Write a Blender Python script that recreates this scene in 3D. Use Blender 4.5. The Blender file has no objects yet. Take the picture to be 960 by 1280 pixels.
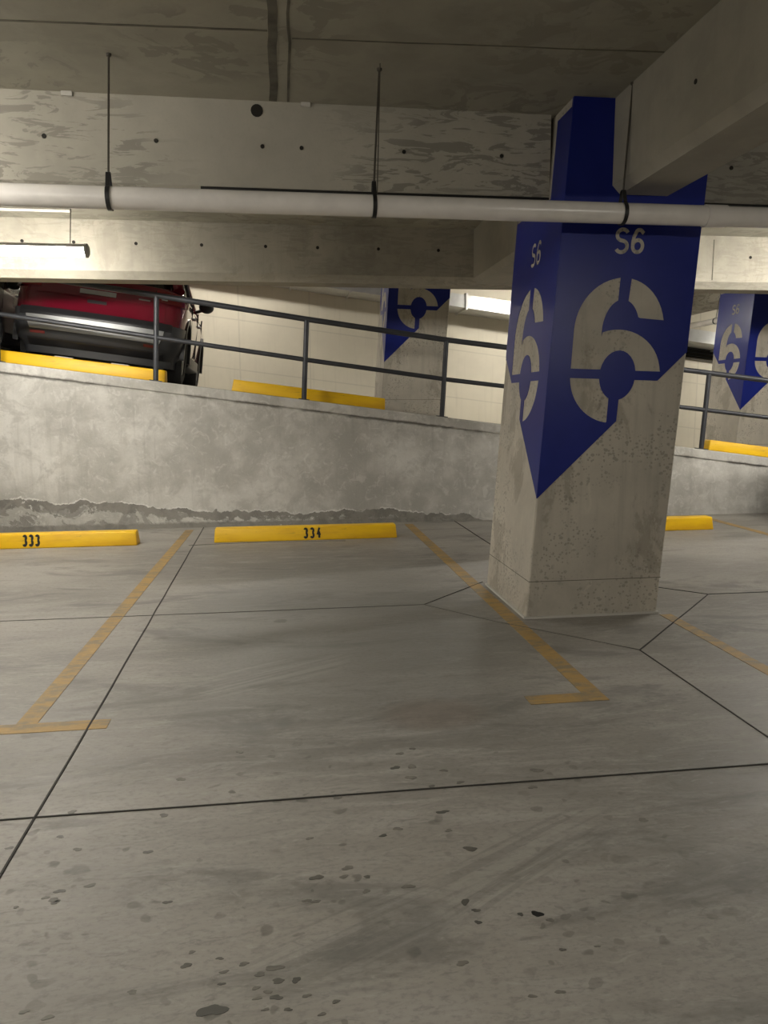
import bpy, bmesh, math, random
from mathutils import Vector, Matrix
random.seed(7)
SC = bpy.context.scene
COL = SC.collection
LEAN = 0.072            # the deck is a gentle ramp: plumb things lean 4 degrees from its normal
DK = 0.128              # fall of the far ramp relative to the near deck
def deck(x): return 1.46 - DK * x
YW = 8.58               # face of the low wall that carries the far ramp
CEIL = 3.14

# ------------------------------------------------------------------ node helpers
class NT:
    def __init__(s, name):
        s.m = bpy.data.materials.new(name); s.m.use_nodes = True
        s.t = s.m.node_tree; s.t.nodes.clear()
        s.out = s.n('ShaderNodeOutputMaterial'); s.b = s.n('ShaderNodeBsdfPrincipled')
        s.l(s.b.outputs[0], s.out.inputs[0])
        s.co = s.n('ShaderNodeTexCoord').outputs['Object']
    def n(s, t): return s.t.nodes.new(t)
    def l(s, a, b): s.t.links.new(a, b)
    def _in(s, sock, v):
        if hasattr(v, 'is_linked') or isinstance(v, bpy.types.NodeSocket): s.l(v, sock)
        else: sock.default_value = v
    def set(s, name, v): s._in(s.b.inputs[name], v)
    def map(s, scale=(1, 1, 1), loc=(0, 0, 0), rot=(0, 0, 0), co=None):
        n = s.n('ShaderNodeMapping'); s.l(co or s.co, n.inputs[0])
        n.inputs['Location'].default_value = loc; n.inputs['Rotation'].default_value = rot; n.inputs['Scale'].default_value = scale
        return n.outputs[0]
    def noise(s, scale, detail=4, rough=.55, co=None, dist=0):
        n = s.n('ShaderNodeTexNoise'); s.l(co or s.co, n.inputs['Vector'])
        n.inputs['Scale'].default_value = scale; n.inputs['Detail'].default_value = detail
        n.inputs['Roughness'].default_value = rough; n.inputs['Distortion'].default_value = dist
        return n.outputs[0]
    def voro(s, scale, co=None, rnd=1, dim='3D'):
        n = s.n('ShaderNodeTexVoronoi'); n.voronoi_dimensions = dim; s.l(co or s.co, n.inputs['Vector']); n.inputs['Scale'].default_value = scale
        n.inputs['Randomness'].default_value = rnd
        return n.outputs['Distance'], n.outputs['Color']
    def ramp(s, v, a, b, lo=0., hi=1.):
        n = s.n('ShaderNodeMapRange'); n.interpolation_type = 'SMOOTHSTEP'
        s._in(n.inputs[0], v); n.inputs[1].default_value = a; n.inputs[2].default_value = b
        n.inputs[3].default_value = lo; n.inputs[4].default_value = hi
        return n.outputs[0]
    def math(s, op, a, b=0., c=0.):
        n = s.n('ShaderNodeMath'); n.operation = op
        s._in(n.inputs[0], a); s._in(n.inputs[1], b); s._in(n.inputs[2], c)
        return n.outputs[0]
    def mul(s, a, b): return s.math('MULTIPLY', a, b)
    def mix(s, f, a, b):
        n = s.n('ShaderNodeMix'); n.data_type = 'RGBA'
        s._in(n.inputs[0], f)
        for k, v in ((6, a), (7, b)):
            if isinstance(v, tuple): n.inputs[k].default_value = (*v, 1) if len(v) == 3 else v
            else: s.l(v, n.inputs[k])
        return n.outputs[2]
    def xyz(s, co=None):
        n = s.n('ShaderNodeSeparateXYZ'); s.l(co or s.co, n.inputs[0]); return n.outputs
    def bump(s, h, strength=.3, dist=.01):
        n = s.n('ShaderNodeBump'); n.inputs['Strength'].default_value = strength; n.inputs['Distance'].default_value = dist
        s.l(h, n.inputs['Height']); s.l(n.outputs[0], s.b.inputs['Normal'])
    def stripe(s, v, centre, half, soft):      # 1 on the line v == centre
        d = s.math('ABSOLUTE', s.math('SUBTRACT', v, centre))
        return s.ramp(d, half, half + soft, 1, 0)

def plain(name, col, rough=.5, metal=0., coat=0., noise=0., nscale=8):
    t = NT(name)
    if noise:
        f = t.noise(nscale, 5)
        c = t.mix(t.ramp(f, .3, .7), tuple(x * (1 - noise) for x in col), tuple(min(1, x * (1 + noise)) for x in col))
        t.set('Base Color', c)
    else: t.set('Base Color', (*col, 1))
    t.set('Roughness', rough); t.set('Metallic', metal)
    if coat: t.set('Coat Weight', coat); t.set('Coat Roughness', .05)
    return t.m
def emit(name, col, strength):
    t = NT(name); t.set('Base Color', (.9, .9, .9, 1)); t.set('Emission Color', (*col, 1)); t.set('Emission Strength', strength)
    return t.m

# ------------------------------------------------------------------ materials
def concrete(name, col, dark=.72, light=1.14, scale=1.0, streak=(1, 1, 1), smear=0., pits=0., vert=0., rough=.75, panel=None, blot=0.):
    t = NT(name)
    c0 = tuple(col); cd = tuple(x * dark for x in col); cl = tuple(min(.9, x * light) for x in col)
    big = t.noise(.9 * scale, 5, .6, t.map(streak)); mid = t.noise(5 * scale, 6, .65, t.map(streak, (3, 1, 7)))
    fine = t.noise(60, 3, .6)
    c = t.mix(t.ramp(big, .35, .7), cd, cl)
    c = t.mix(t.mul(t.ramp(mid, .4, .65), .55), c, c0)
    c = t.mix(t.mul(t.ramp(fine, .5, .75), .22), c, cd)
    if smear:      # darker flat smears left by the formwork, long along X
        m = t.noise(3.6, 6, .62, t.map((1.0, 1.2, 5.0), (11, 2, 3)), 1.2)
        area = t.noise(.9, 2, .5, t.map((1, 1, 1.2), (4, 5, 9)))
        f = t.mul(t.ramp(m, .515, .55), t.ramp(area, .37, .50))
        c = t.mix(t.mul(f, smear), c, tuple(x * .62 for x in col))
    if vert:       # faint vertical drips
        v = t.noise(2.2, 4, .6, t.map((7, 7, .35), (5, 2, 1)))
        c = t.mix(t.mul(t.ramp(v, .52, .75), vert), c, tuple(x * .6 for x in col))
    if blot:       # brown blotches where the skin has worn off
        b = t.noise(3.2, 6, .7, t.map((1, 1, .6), (2, 6, 3)), .5)
        c = t.mix(t.mul(t.ramp(b, .53, .60), blot), c, (col[0] * .52, col[1] * .49, col[2] * .46))
        b = t.noise(5, 6, .75, t.map((1, 1, .8), (8, 6, 1)), .8)
        c = t.mix(t.mul(t.ramp(b, .60, .66), blot * .7), c, tuple(x * 1.25 for x in col))
    if pits:
        d, _ = t.voro(19, t.map((1, 1, 1.3)))
        d2, _ = t.voro(42)
        a = t.noise(2.4, 3, .6)
        f = t.math('MAXIMUM', t.mul(t.ramp(d, .20, .30, 1, 0), t.ramp(a, .47, .56)), t.mul(t.ramp(d2, .24, .34, 1, 0), t.ramp(a, .44, .55)))
        c = t.mix(t.mul(f, pits), c, tuple(x * .45 for x in col))
    if panel:
        x, y, z = t.xyz()
        pw, ph, x0, z0 = panel
        zz = t.math('ADD', z, t.mul(x, DK))
        fx = t.math('FRACT', t.math('DIVIDE', t.math('SUBTRACT', x, x0), pw)); fz = t.math('FRACT', t.math('DIVIDE', t.math('SUBTRACT', zz, z0), ph))
        g = t.math('MAXIMUM', t.stripe(fx, .5, .006, .006), t.stripe(fz, .5, .008, .008))
        c = t.mix(t.mul(g, .28), c, tuple(x * .5 for x in col))
    t.set('Base Color', c); t.set('Roughness', rough)
    t.bump(t.math('ADD', mid, t.mul(fine, .4)), .25, .006)
    return t.m

M = {}
M['beam'] = concrete('beam concrete', (.42, .395, .33), smear=.9, dark=.80)
M['beam2'] = concrete('pale beam concrete', (.45, .42, .345), smear=.35, vert=.25, dark=.76, blot=.22)
M['beamy'] = concrete('plain beam concrete', (.42, .395, .33), smear=.0, vert=.1, dark=.82)
M['ceiling'] = concrete('slab concrete', (.36, .34, .275), smear=.6, dark=.78)
M['pillar'] = concrete('pillar concrete', (.54, .50, .42), pits=.6, vert=.35, dark=.78, blot=.5)
M['deck'] = plain('ramp deck concrete', (.30, .285, .25), .9, noise=.12, nscale=2)
M['rearwall'] = concrete('pale rear wall', (.66, .61, .49), dark=.93, light=1.04, vert=.2, panel=(1.364, .95, -.803 - .682, 2.915 - .475))
M['side'] = concrete('far wall concrete', (.42, .4, .34))

def wall_material():
    t = NT('weathered wall concrete'); col = (.50, .485, .435)
    x, y, z = t.xyz()
    big = t.noise(1.1, 6, .62); mid = t.noise(4.5, 7, .7, t.map((1, 1, 1), (5, 5, 5)), .6); fine = t.noise(45, 3)
    c = t.mix(t.ramp(big, .35, .68), (.40, .388, .35), (.66, .645, .60))
    c = t.mix(t.mul(t.ramp(mid, .46, .62), .5), c, (.38, .366, .33))
    c = t.mix(t.mul(t.ramp(t.noise(9, 6, .7, t.map((1, 1, 1), (1, 7, 3)), 1.2), .53, .64), .38), c, (.72, .71, .67))
    c = t.mix(t.mul(t.ramp(t.noise(2, 4, .6, t.map((6, 6, .35), (9, 2, 4))), .54, .72), .35), c, (.33, .315, .28))
    c = t.mix(t.mul(t.ramp(fine, .5, .75), .15), c, (.3, .29, .26))
    # dark ragged stain line under the slab edge
    zz = t.math('SUBTRACT', 1.46 - .115, t.mul(x, DK))
    d = t.math('SUBTRACT', zz, t.math('ADD', z, t.mul(t.math('SUBTRACT', t.noise(7, 4, .7), .5), .06)))
    f = t.mul(t.ramp(t.math('ABSOLUTE', d), .004, .028, 1, 0), t.ramp(t.noise(1.6, 3, .6, t.map((1, 1, 1), (8, 8, 8))), .40, .56))
    c = t.mix(t.mul(f, .8), c, (.16, .15, .135))
    # damp, peeling band along the foot of the wall
    n1 = t.noise(1.25, 5, .62, t.map((1, 1, .4), (2, 0, 0)))
    n2 = t.noise(8, 5, .7, t.map((1, 1, 1.2), (0, 4, 2)))
    edge = t.math('ADD', t.mul(n1, .36), t.mul(n2, .10))              # ragged upper edge of the peeled strip
    edge = t.math('ADD', t.math('SUBTRACT', edge, .23), t.math('SUBTRACT', .235, t.mul(t.math('ADD', x, 1.), .055)))
    dd = t.math('SUBTRACT', edge, z)
    edge_in = t.ramp(x, 2.1, 2.5, 1, 0)
    dd = t.math('SUBTRACT', dd, t.mul(t.math('SUBTRACT', 1., edge_in), .12))
    under = t.ramp(dd, 0, .006)
    patch = t.ramp(t.noise(3.4, 5, .65, t.map((1, 1, 1.3), (7, 3, 1)), .8), .49, .54)
    band = t.ramp(t.math('ADD', dd, t.mul(t.math('SUBTRACT', n2, .5), .30)), .095, .125, 1, 0)
    low = t.mul(t.ramp(t.math('ADD', z, t.mul(n2, .08)), .085, .12, 1, 0), t.ramp(x, 1.6, 2.3, 1, .15))
    damp = t.math('MAXIMUM', t.mul(under, t.math('MAXIMUM', band, t.mul(patch, .75))), low)
    c = t.mix(t.mul(damp, .85), c, t.mix(t.ramp(mid, .4, .6), (.15, .142, .125), (.24, .228, .20)))
    salt = t.mul(t.stripe(dd, .0, .004, .006), t.ramp(t.noise(2.6, 4, .6, t.map((1, 1, 1), (3, 9, 4))), .44, .52))
    flake = t.mul(t.mul(under, t.ramp(t.noise(15, 5, .7), .63, .68)), t.ramp(t.noise(1.5, 2, .5, t.map((1, 1, 1), (3, 1, 4))), .5, .58))
    c = t.mix(t.mul(t.math('MAXIMUM', salt, flake), .85), c, (.78, .77, .73))
    t.set('Base Color', c); t.set('Roughness', .8)
    t.bump(t.math('ADD', t.math('ADD', mid, t.mul(fine, .3)), t.mul(damp, -.8)), .4, .012)
    return t.m
M['wall'] = wall_material()

def floor_material():
    t = NT('trowelled concrete floor')
    x, y, z = t.xyz()
    st = t.map((.55, 1.5, 1)); st2 = t.map((1.2, 5, 1), (3, 3, 0), (0, 0, .05))
    big = t.noise(.55, 4, .55, st, .4); mid = t.noise(2.2, 7, .68, st2, .8); fine = t.noise(40, 4, .65, t.map((1, 1.6, 1)))
    c = t.mix(t.ramp(big, .34, .66), (.225, .21, .184), (.37, .347, .307))
    c = t.mix(t.mul(t.ramp(mid, .44, .66), .6), c, (.40, .383, .347))
    c = t.mix(t.mul(t.ramp(t.noise(1.3, 6, .65, t.map((.8, 2.2, 1), (9, 1, 0)), 1.0), .52, .66), .55), c, (.135, .13, .118))
    c = t.mix(t.mul(t.ramp(fine, .46, .70), .38), c, (.16, .155, .14))
    scr = t.noise(7, 7, .75, t.map((1.0, 3.4, 1), (1, 8, 0), (0, 0, -.12)), 1.6)
    c = t.mix(t.mul(t.ramp(scr, .54, .66), .4), c, (.14, .135, .12))
    c = t.mix(t.mul(t.ramp(scr, .44, .34), .35), c, (.45, .43, .39))
    # darker oval in the middle of the stall
    w = t.math('ADD', t.math('POWER', t.math('DIVIDE', t.math('SUBTRACT', x, .35), 1.2), 2.), t.math('POWER', t.math('DIVIDE', t.math('SUBTRACT', y, 4.6), 2.1), 2.))
    w = t.ramp(t.math('ADD', w, t.mul(t.math('SUBTRACT', mid, .5), 1.5)), .2, 1.3, 1, 0)
    c = t.mix(t.mul(w, .5), c, (.13, .128, .115))
    # drops and oil spots, thickest in the driving lane
    dist = t.n('ShaderNodeVectorMath'); dist.operation = 'ADD'
    wob = t.n('ShaderNodeTexNoise'); wob.inputs['Scale'].default_value = 14; wob.inputs['Detail'].default_value = 2; t.l(t.co, wob.inputs['Vector'])
    sc = t.n('ShaderNodeVectorMath'); sc.operation = 'SCALE'; sc.inputs['Scale'].default_value = .085; t.l(wob.outputs['Color'], sc.inputs[0])
    t.l(t.map((1, 1.25, 1)), dist.inputs[0]); t.l(sc.outputs[0], dist.inputs[1])
    for scale, rad, thr, amt, ymax in ((5.5, .15, .46, .52, 3.0), (9.0, .16, .46, .5, 3.5), (13.0, .2, .45, .45, 2.6), (3.0, .16, .80, .7, 5.5)):
        d, cc = t.voro(scale, dist.outputs[0], 1, '2D')
        sep = t.n('ShaderNodeSeparateColor'); t.l(cc, sep.inputs[0])
        r = t.mul(t.math('ADD', .25, sep.outputs[1]), rad)
        s = t.ramp(t.math('SUBTRACT', d, r), -.05, .02, 1, 0)
        k = t.ramp(sep.outputs[0], thr, thr + .25)
        zone = t.mul(t.ramp(x, .5, 1.6, 1, .3), t.mul(t.ramp(y, ymax - 1.2, ymax, 1, 0), t.ramp(t.noise(1.3, 3, .6), .40, .54)))
        c = t.mix(t.mul(t.mul(t.mul(s, k), zone), amt), c, (.075, .073, .062))
    # curved scuffs of turning tyres
    for px, py, rx, ry, ang in ((.62, 1.93, .30, .075, .60), (.2, 1.78, .42, .13, .45), (.72, 2.05, .4, .12, .5), (-.1, 3.7, .5, .2, .5)):
        mp = t.map((1, 1, 1), (0, 0, 0), (0, 0, 0))
        sh = t.n('ShaderNodeVectorMath'); sh.operation = 'SUBTRACT'; t.l(t.co, sh.inputs[0]); sh.inputs[1].default_value = (px, py, 0)
        rt = t.n('ShaderNodeVectorRotate'); rt.rotation_type = 'Z_AXIS'; t.l(sh.outputs[0], rt.inputs[0]); rt.inputs['Angle'].default_value = -ang
        u, v, _ = t.xyz(rt.outputs[0])
        e = t.math('ADD', t.math('POWER', t.math('DIVIDE', u, rx), 2.), t.math('POWER', t.math('DIVIDE', v, ry), 2.))
        mask = t.ramp(e, .4, 1.2, 1, 0)
        ln = t.noise(9, 3, .5, t.map((.12, 3.2, 1), (px, py, 0), (0, 0, 0), rt.outputs[0]))
        c = t.mix(t.mul(t.mul(mask, t.ramp(ln, .53, .60)), .3), c, (.36, .35, .31))
        c = t.mix(t.mul(t.mul(mask, t.ramp(ln, .47, .40)), .3), c, (.14, .138, .122))
    # rusty brown stain in the stall
    e = t.math('ADD', t.math('POWER', t.math('DIVIDE', t.math('SUBTRACT', x, .63), .28), 2.), t.math('POWER', t.math('DIVIDE', t.math('SUBTRACT', y, 3.1), .2), 2.))
    c = t.mix(t.mul(t.ramp(e, .1, 1.1, 1, 0), .4), c, (.15, .105, .075))
    t.set('Base Color', c)
    t.set('Roughness', t.ramp(mid, .3, .7, .42, .62))
    t.set('Specular IOR Level', .35)
    t.bump(t.math('ADD', mid, t.mul(fine, .3)), .12, .004)
    return t.m
M['floor'] = floor_material()

def worn_yellow():
    t = NT('worn yellow floor paint')
    f = t.noise(6, 6, .7, t.map((1, 2.5, 1)))
    c = t.mix(t.ramp(f, .42, .62), (.40, .25, .075), (.24, .19, .11))
    c = t.mix(t.mul(t.ramp(t.noise(30, 4, .7), .5, .7), .35), c, (.5, .33, .12))
    t.set('Base Color', c); t.set('Roughness', .6); return t.m
M['line'] = worn_yellow()
def stop_yellow():
    t = NT('yellow wheel stop paint')
    f = t.noise(3, 5, .6, t.map((.6, 1, 3)))
    c = t.mix(t.ramp(f, .38, .66), (.95, .58, .008), (.82, .46, .012))
    g = t.noise(11, 5, .7, t.map((.5, 1, 3), (4, 4, 1)))
    c = t.mix(t.mul(t.ramp(g, .62, .70), .55), c, (.35, .19, .03))
    t.set('Base Color', c); t.set('Roughness', .45); t.bump(t.noise(25, 4), .15, .004); return t.m
M['stop'] = stop_yellow()
def blue_paint():
    t = NT('blue gloss paint')
    f = t.noise(2, 4, .6)
    t.set('Base Color', t.mix(t.ramp(f, .3, .7), (.011, .021, .19), (.014, .025, .225)))
    t.set('Roughness', .3); t.set('Specular IOR Level', .22); t.bump(t.noise(30, 3), .05, .002); return t.m
M['blue'] = blue_paint()
M['pipe'] = plain('off white pvc pipe', (.80, .765, .72), .22, noise=.05)
M['black'] = plain('black strap', (.012, .012, .012), .45)
M['rod'] = plain('dull steel rod', (.09, .08, .065), .55, .5)
M['joint'] = plain('dark joint filler', (.035, .032, .027), .8)
M['crack'] = plain('faint crack', (.14, .133, .115), .8)
M['hole'] = plain('tie hole', (.02, .018, .014), .9)
M['patch'] = plain('pale plaster dab', (.55, .53, .48), .8)
M['form'] = plain('dark formwork seam', (.13, .12, .095), .85, noise=.3)
M['number'] = plain('black number paint', (.012, .012, .012), .6)
M['oil'] = plain('black oil', (.016, .016, .014), .35)
M['stain'] = plain('faded grease spot', (.165, .155, .132), .55, noise=.2, nscale=30)
M['stain2'] = plain('grease spot', (.115, .108, .092), .5, noise=.2, nscale=30)
M['oilgrey'] = plain('dried oil stain', (.085, .083, .07), .55)
M['rail'] = plain('graphite rail paint', (.055, .058, .066), .42, .25, noise=.1)
M['galv'] = plain('galvanised sheet', (.62, .62, .60), .38, .55, noise=.08, nscale=5)
M['hous'] = plain('grey lamp housing', (.45, .44, .42), .45)
M['tube'] = emit('lamp diffuser', (1, .95, .865), 26)
M['glass'] = plain('dark car glass', (.008, .009, .01), .06, 0, .6)
M['clad'] = plain('black bumper plastic', (.016, .016, .018), .38)
M['clad2'] = plain('grey bumper plastic', (.04, .042, .046), .35)
M['silver'] = plain('silver trim', (.42, .43, .43), .45, .6)
M['tyre'] = plain('tyre rubber', (.012, .012, .012), .75)
M['rim'] = plain('wheel alloy', (.38, .39, .40), .3, .8)
M['plate'] = plain('licence plate', (.55, .55, .55), .4)
M['tail'] = plain('red tail lamp', (.22, .008, .012), .12, 0, .8)
M['reflector'] = plain('reflector strip', (.16, .03, .03), .25)
M['red'] = plain('deep red car paint', (.19, .006, .022), .22, .25, 1.)
M['silverpaint'] = plain('silver car paint', (.50, .49, .46), .25, .5, 1.)
M['darkpaint'] = plain('dark car paint', (.02, .02, .022), .25, .2, 1.)
M['lampclear'] = plain('headlamp', (.7, .7, .72), .1, .1, 1.)

# ------------------------------------------------------------------ mesh helpers
def build(name, bm, mat, parent=None, smooth=False, loc=None):
    me = bpy.data.meshes.new(name)
    bmesh.ops.recalc_face_normals(bm, faces=bm.faces[:])
    bm.to_mesh(me); bm.free()
    if mat: me.materials.append(mat)
    if smooth:
        for p in me.polygons: p.use_smooth = True
        try: me.set_sharp_from_angle(angle=math.radians(38))
        except Exception: pass
    o = bpy.data.objects.new(name, me); COL.objects.link(o)
    if parent: o.parent = parent
    if loc: o.location = loc
    return o
def empty(name, loc=(0, 0, 0)):
    o = bpy.data.objects.new(name, None); COL.objects.link(o); o.location = loc; o.empty_display_size = .2
    return o
def tag(o, label=None, cat=None, group=None, kind=None):
    if label: o['label'] = label
    if cat: o['category'] = cat
    if group: o['group'] = group
    if kind: o['kind'] = kind
    return o
def struct(o, label=None, cat=None): return tag(o, label, cat, None, 'structure')
def hexa(bm, p):            # 8 corners: bottom 4 (ccw), top 4
    v = [bm.verts.new(q) for q in p]
    for f in ((3, 2, 1, 0), (4, 5, 6, 7), (0, 1, 5, 4), (1, 2, 6, 5), (2, 3, 7, 6), (3, 0, 4, 7)): bm.faces.new([v[i] for i in f])
    return v
def box(bm, x0, x1, y0, y1, z0, z1):
    return hexa(bm, [(x0, y0, z0), (x1, y0, z0), (x1, y1, z0), (x0, y1, z0), (x0, y0, z1), (x1, y0, z1), (x1, y1, z1), (x0, y1, z1)])
def prism(bm, pts, fn, d0, d1):      # polygon (u,v) -> fn(u,v,d)
    a = [bm.verts.new(fn(u, v, d0)) for u, v in pts]; b = [bm.verts.new(fn(u, v, d1)) for u, v in pts]
    bm.faces.new(a[::-1]); bm.faces.new(b)
    n = len(pts)
    for i in range(n): bm.faces.new((a[i], a[(i + 1) % n], b[(i + 1) % n], b[i]))
def bevel(bm, w, seg=2, sel=None):
    es = [e for e in bm.edges if (sel is None or sel(e))]
    bmesh.ops.bevel(bm, geom=es, offset=w, segments=seg, affect='EDGES', profile=.5, clamp_overlap=True)
def tube(bm, pts, r, n=16, caps=True):
    pts = [Vector(p) for p in pts]; rings = []
    up = Vector((0, 0, 1))
    for i, p in enumerate(pts):
        d = (pts[min(i + 1, len(pts) - 1)] - pts[max(i - 1, 0)]).normalized()
        a = d.cross(up) if abs(d.dot(up)) < .95 else d.cross(Vector((0, 1, 0)))
        a.normalize(); b = d.cross(a)
        rr = r[i] if isinstance(r, (list, tuple)) else r
        rings.append([bm.verts.new(p + (a * math.cos(2 * math.pi * k / n) + b * math.sin(2 * math.pi * k / n)) * rr) for k in range(n)])
    for i in range(len(rings) - 1):
        for k in range(n): bm.faces.new((rings[i][k], rings[i][(k + 1) % n], rings[i + 1][(k + 1) % n], rings[i + 1][k]))
    if caps: bm.faces.new(rings[0][::-1]); bm.faces.new(rings[-1])
def lathe(bm, prof, axis='x', n=32, c=(0, 0, 0)):    # prof: (along, radius)
    rings = []
    for a, r in prof:
        ring = []
        for k in range(n):
            t = 2 * math.pi * k / n
            u, v = r * math.cos(t), r * math.sin(t)
            p = {'x': (a, u, v), 'y': (u, a, v), 'z': (u, v, a)}[axis]
            ring.append(bm.verts.new((p[0] + c[0], p[1] + c[1], p[2] + c[2])))
        rings.append(ring)
    for i in range(len(rings) - 1):
        for k in range(n): bm.faces.new((rings[i][k], rings[i][(k + 1) % n], rings[i + 1][(k + 1) % n], rings[i + 1][k]))
    bm.faces.new(rings[0][::-1]); bm.faces.new(rings[-1])
def ribbon(pts, w):           # outline polygon of a stroke
    L, R = [], []
    for i, (x, y) in enumerate(pts):
        x0, y0 = pts[max(i - 1, 0)]; x1, y1 = pts[min(i + 1, len(pts) - 1)]
        dx, dy = x1 - x0, y1 - y0; l = math.hypot(dx, dy) or 1
        nx, ny = -dy / l * w / 2, dx / l * w / 2
        L.append((x + nx, y + ny)); R.append((x - nx, y - ny))
    return L + R[::-1]
def arc(cx, cy, rx, ry, a0, a1, n=14):
    return [(cx + rx * math.cos(math.radians(a0 + (a1 - a0) * i / n)), cy + ry * math.sin(math.radians(a0 + (a1 - a0) * i / n))) for i in range(n + 1)]
def boolean(o, cutters):
    for c in cutters:
        m = o.modifiers.new('b', 'BOOLEAN'); m.operation = 'DIFFERENCE'; m.solver = 'EXACT'; m.object = c
    bpy.context.view_layer.update()
    dg = bpy.context.evaluated_depsgraph_get()
    me = bpy.data.meshes.new_from_object(o.evaluated_get(dg))
    o.modifiers.clear(); old = o.data; o.data = me; me.name = old.name; bpy.data.meshes.remove(old)
    for c in cutters:
        d = c.data; bpy.data.objects.remove(c); bpy.data.meshes.remove(d)
def copy_tree(o, parent=None):
    c = o.copy(); COL.objects.link(c)
    if parent: c.parent = parent
    for ch in list(o.children): copy_tree(ch, c)
    return c
def glyph(ch):                # strokes in a 0.6 x 1 box, bold
    if ch == '3': return [arc(.27, .735, .21, .195, 155, -90, 16), arc(.27, .285, .23, .225, 90, -155, 18)]
    if ch == '4': return [[(.40, .98), (.08, .36), (.60, .36)], [(.36, .62), (.36, .02)]]
    if ch == 'S': return [arc(.32, .72, .235, .215, 25, 250, 16) + arc(.31, .275, .245, .225, 80, -150, 18)[1:]]
    if ch == '6': return [[(.53, .80)] + arc(.33, .70, .19, .23, 35, 125, 8) + [(.12, .66), (.095, .48), (.095, .32)],
                          arc(.31, .30, .215, .235, 175, -5, 12), arc(.31, .30, .215, .235, 5, -185, 12)]

# ------------------------------------------------------------------ setting
FX0, FX1, FY0 = -10.0, 13.0, -7.0
bm = bmesh.new(); box(bm, FX0, FX1, FY0, YW + .02, -.25, 0)
floor = struct(build('floor', bm, M['floor']), 'grey trowelled concrete parking deck with faded yellow stall lines', 'floor')
bm = bmesh.new(); box(bm, FX0, FX1, FY0, 8.2, CEIL, CEIL + .2)
ceiling = struct(build('ceiling', bm, M['ceiling']), 'bare concrete slab overhead', 'ceiling')
# low wall and the slab edge of the far ramp
bm = bmesh.new()
hexa(bm, [(FX0, YW, -.9), (FX1, YW, -.9), (FX1, YW + .22, -.9), (FX0, YW + .22, -.9),
          (FX0, YW, deck(FX0) - .10), (FX1, YW, deck(FX1) - .10), (FX1, YW + .22, deck(FX1) - .10), (FX0, YW + .22, deck(FX0) - .10)])
wall_back = struct(build('wall_back', bm, M['wall']), 'weathered concrete retaining wall below the sloping ramp', 'wall')
bm = bmesh.new()
y0, y1 = YW - .014, 15.1
hexa(bm, [(FX0, y0, deck(FX0) - .115), (FX1, y0, deck(FX1) - .115), (FX1, y1, deck(FX1) - .115), (FX0, y1, deck(FX0) - .115),
          (FX0, y0, deck(FX0)), (FX1, y0, deck(FX1)), (FX1, y1, deck(FX1)), (FX0, y1, deck(FX0))])
bevel(bm, .012, 2)
ramp = struct(build('ramp_floor', bm, M['wall']), 'sloping concrete ramp slab above the low wall', 'floor')
ramp.data.materials.append(M['deck'])
for p in ramp.data.polygons:
    if p.normal.z > .9: p.material_index = 1
bm = bmesh.new(); box(bm, FX0, FX1, 15.1, 15.35, -1.2, 6.5)
struct(build('wall_rear', bm, M['rearwall']), 'pale panelled wall behind the ramp', 'wall')
RH = 3.15
bm = bmesh.new()
hexa(bm, [(FX0, 8.3, deck(FX0) + RH), (FX1, 8.3, deck(FX1) + RH), (FX1, 15.1, deck(FX1) + RH), (FX0, 15.1, deck(FX0) + RH),
          (FX0, 8.3, deck(FX0) + RH + .2), (FX1, 8.3, deck(FX1) + RH + .2), (FX1, 15.1, deck(FX1) + RH + .2), (FX0, 15.1, deck(FX0) + RH + .2)])
struct(build('ceiling_ramp', bm, M['ceiling']))
bm = bmesh.new(); box(bm, FX0, FX1, 8.2, 8.3, 2.72, 6.5); struct(build('wall_middle', bm, M['side']))
bm = bmesh.new(); box(bm, FX0 - .2, FX0, FY0, 15.3, -.25, 6.5); struct(build('wall_left', bm, M['side']))
bm = bmesh.new(); box(bm, FX1, FX1 + .2, FY0, 15.3, -.25, 6.5); struct(build('wall_right', bm, M['side']))
bm = bmesh.new(); box(bm, FX0, FX1, FY0 - .2, FY0, -.25, 3.4); struct(build('wall_front', bm, M['side']))

# beams (bottom arrises chamfered)
def beam(name, x0, x1, y0, y1, z0, z1, along, ch, mat):
    bm = bmesh.new(); box(bm, x0, x1, y0, y1, z0, z1)
    i = 0 if along == 'x' else 1
    bevel(bm, ch, 1, lambda e: abs(e.verts[0].co[i] - e.verts[1].co[i]) > .1 and max(v.co.z for v in e.verts) < z0 + .01)
    return struct(build(name, bm, mat))
PX, PY, PW, PD = 1.508, 4.48, .885, .93
BZ = 2.632
def colx(z): return PX + LEAN * z
beam_a = beam('ceiling_beam', FX0, 1.70, 4.77, 5.10, BZ, CEIL, 'x', .02, M['beam'])
beam_a2 = beam('ceiling_beam', colx(2.9) + PW - .03, FX1, 4.77, 5.10, BZ, CEIL, 'x', .02, M['beam'])
beam_b = beam('ceiling_beam', FX0, FX1, 7.80, 8.20, 2.595, CEIL, 'x', .07, M['beam2'])
beam_c = beam('ceiling_beam', 1.985, 2.385, FY0, PY - .004, 2.60, CEIL, 'y', .05, M['beamy'])
beam_d = beam('ceiling_beam', 1.985, 2.385, PY + PD, 7.80, 2.60, CEIL, 'y', .05, M['beamy'])
for b, l in ((beam_a, 'concrete beam running into the left side of the blue pillar'), (beam_a2, 'concrete beam running off the right side of the blue pillar'),
             (beam_b, 'pale concrete beam over the low wall'), (beam_c, 'concrete beam running from the blue pillar overhead towards the viewer'),
             (beam_d, 'concrete beam between the blue pillar and the beam over the low wall')):
    tag(b, l, 'beam')
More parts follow.
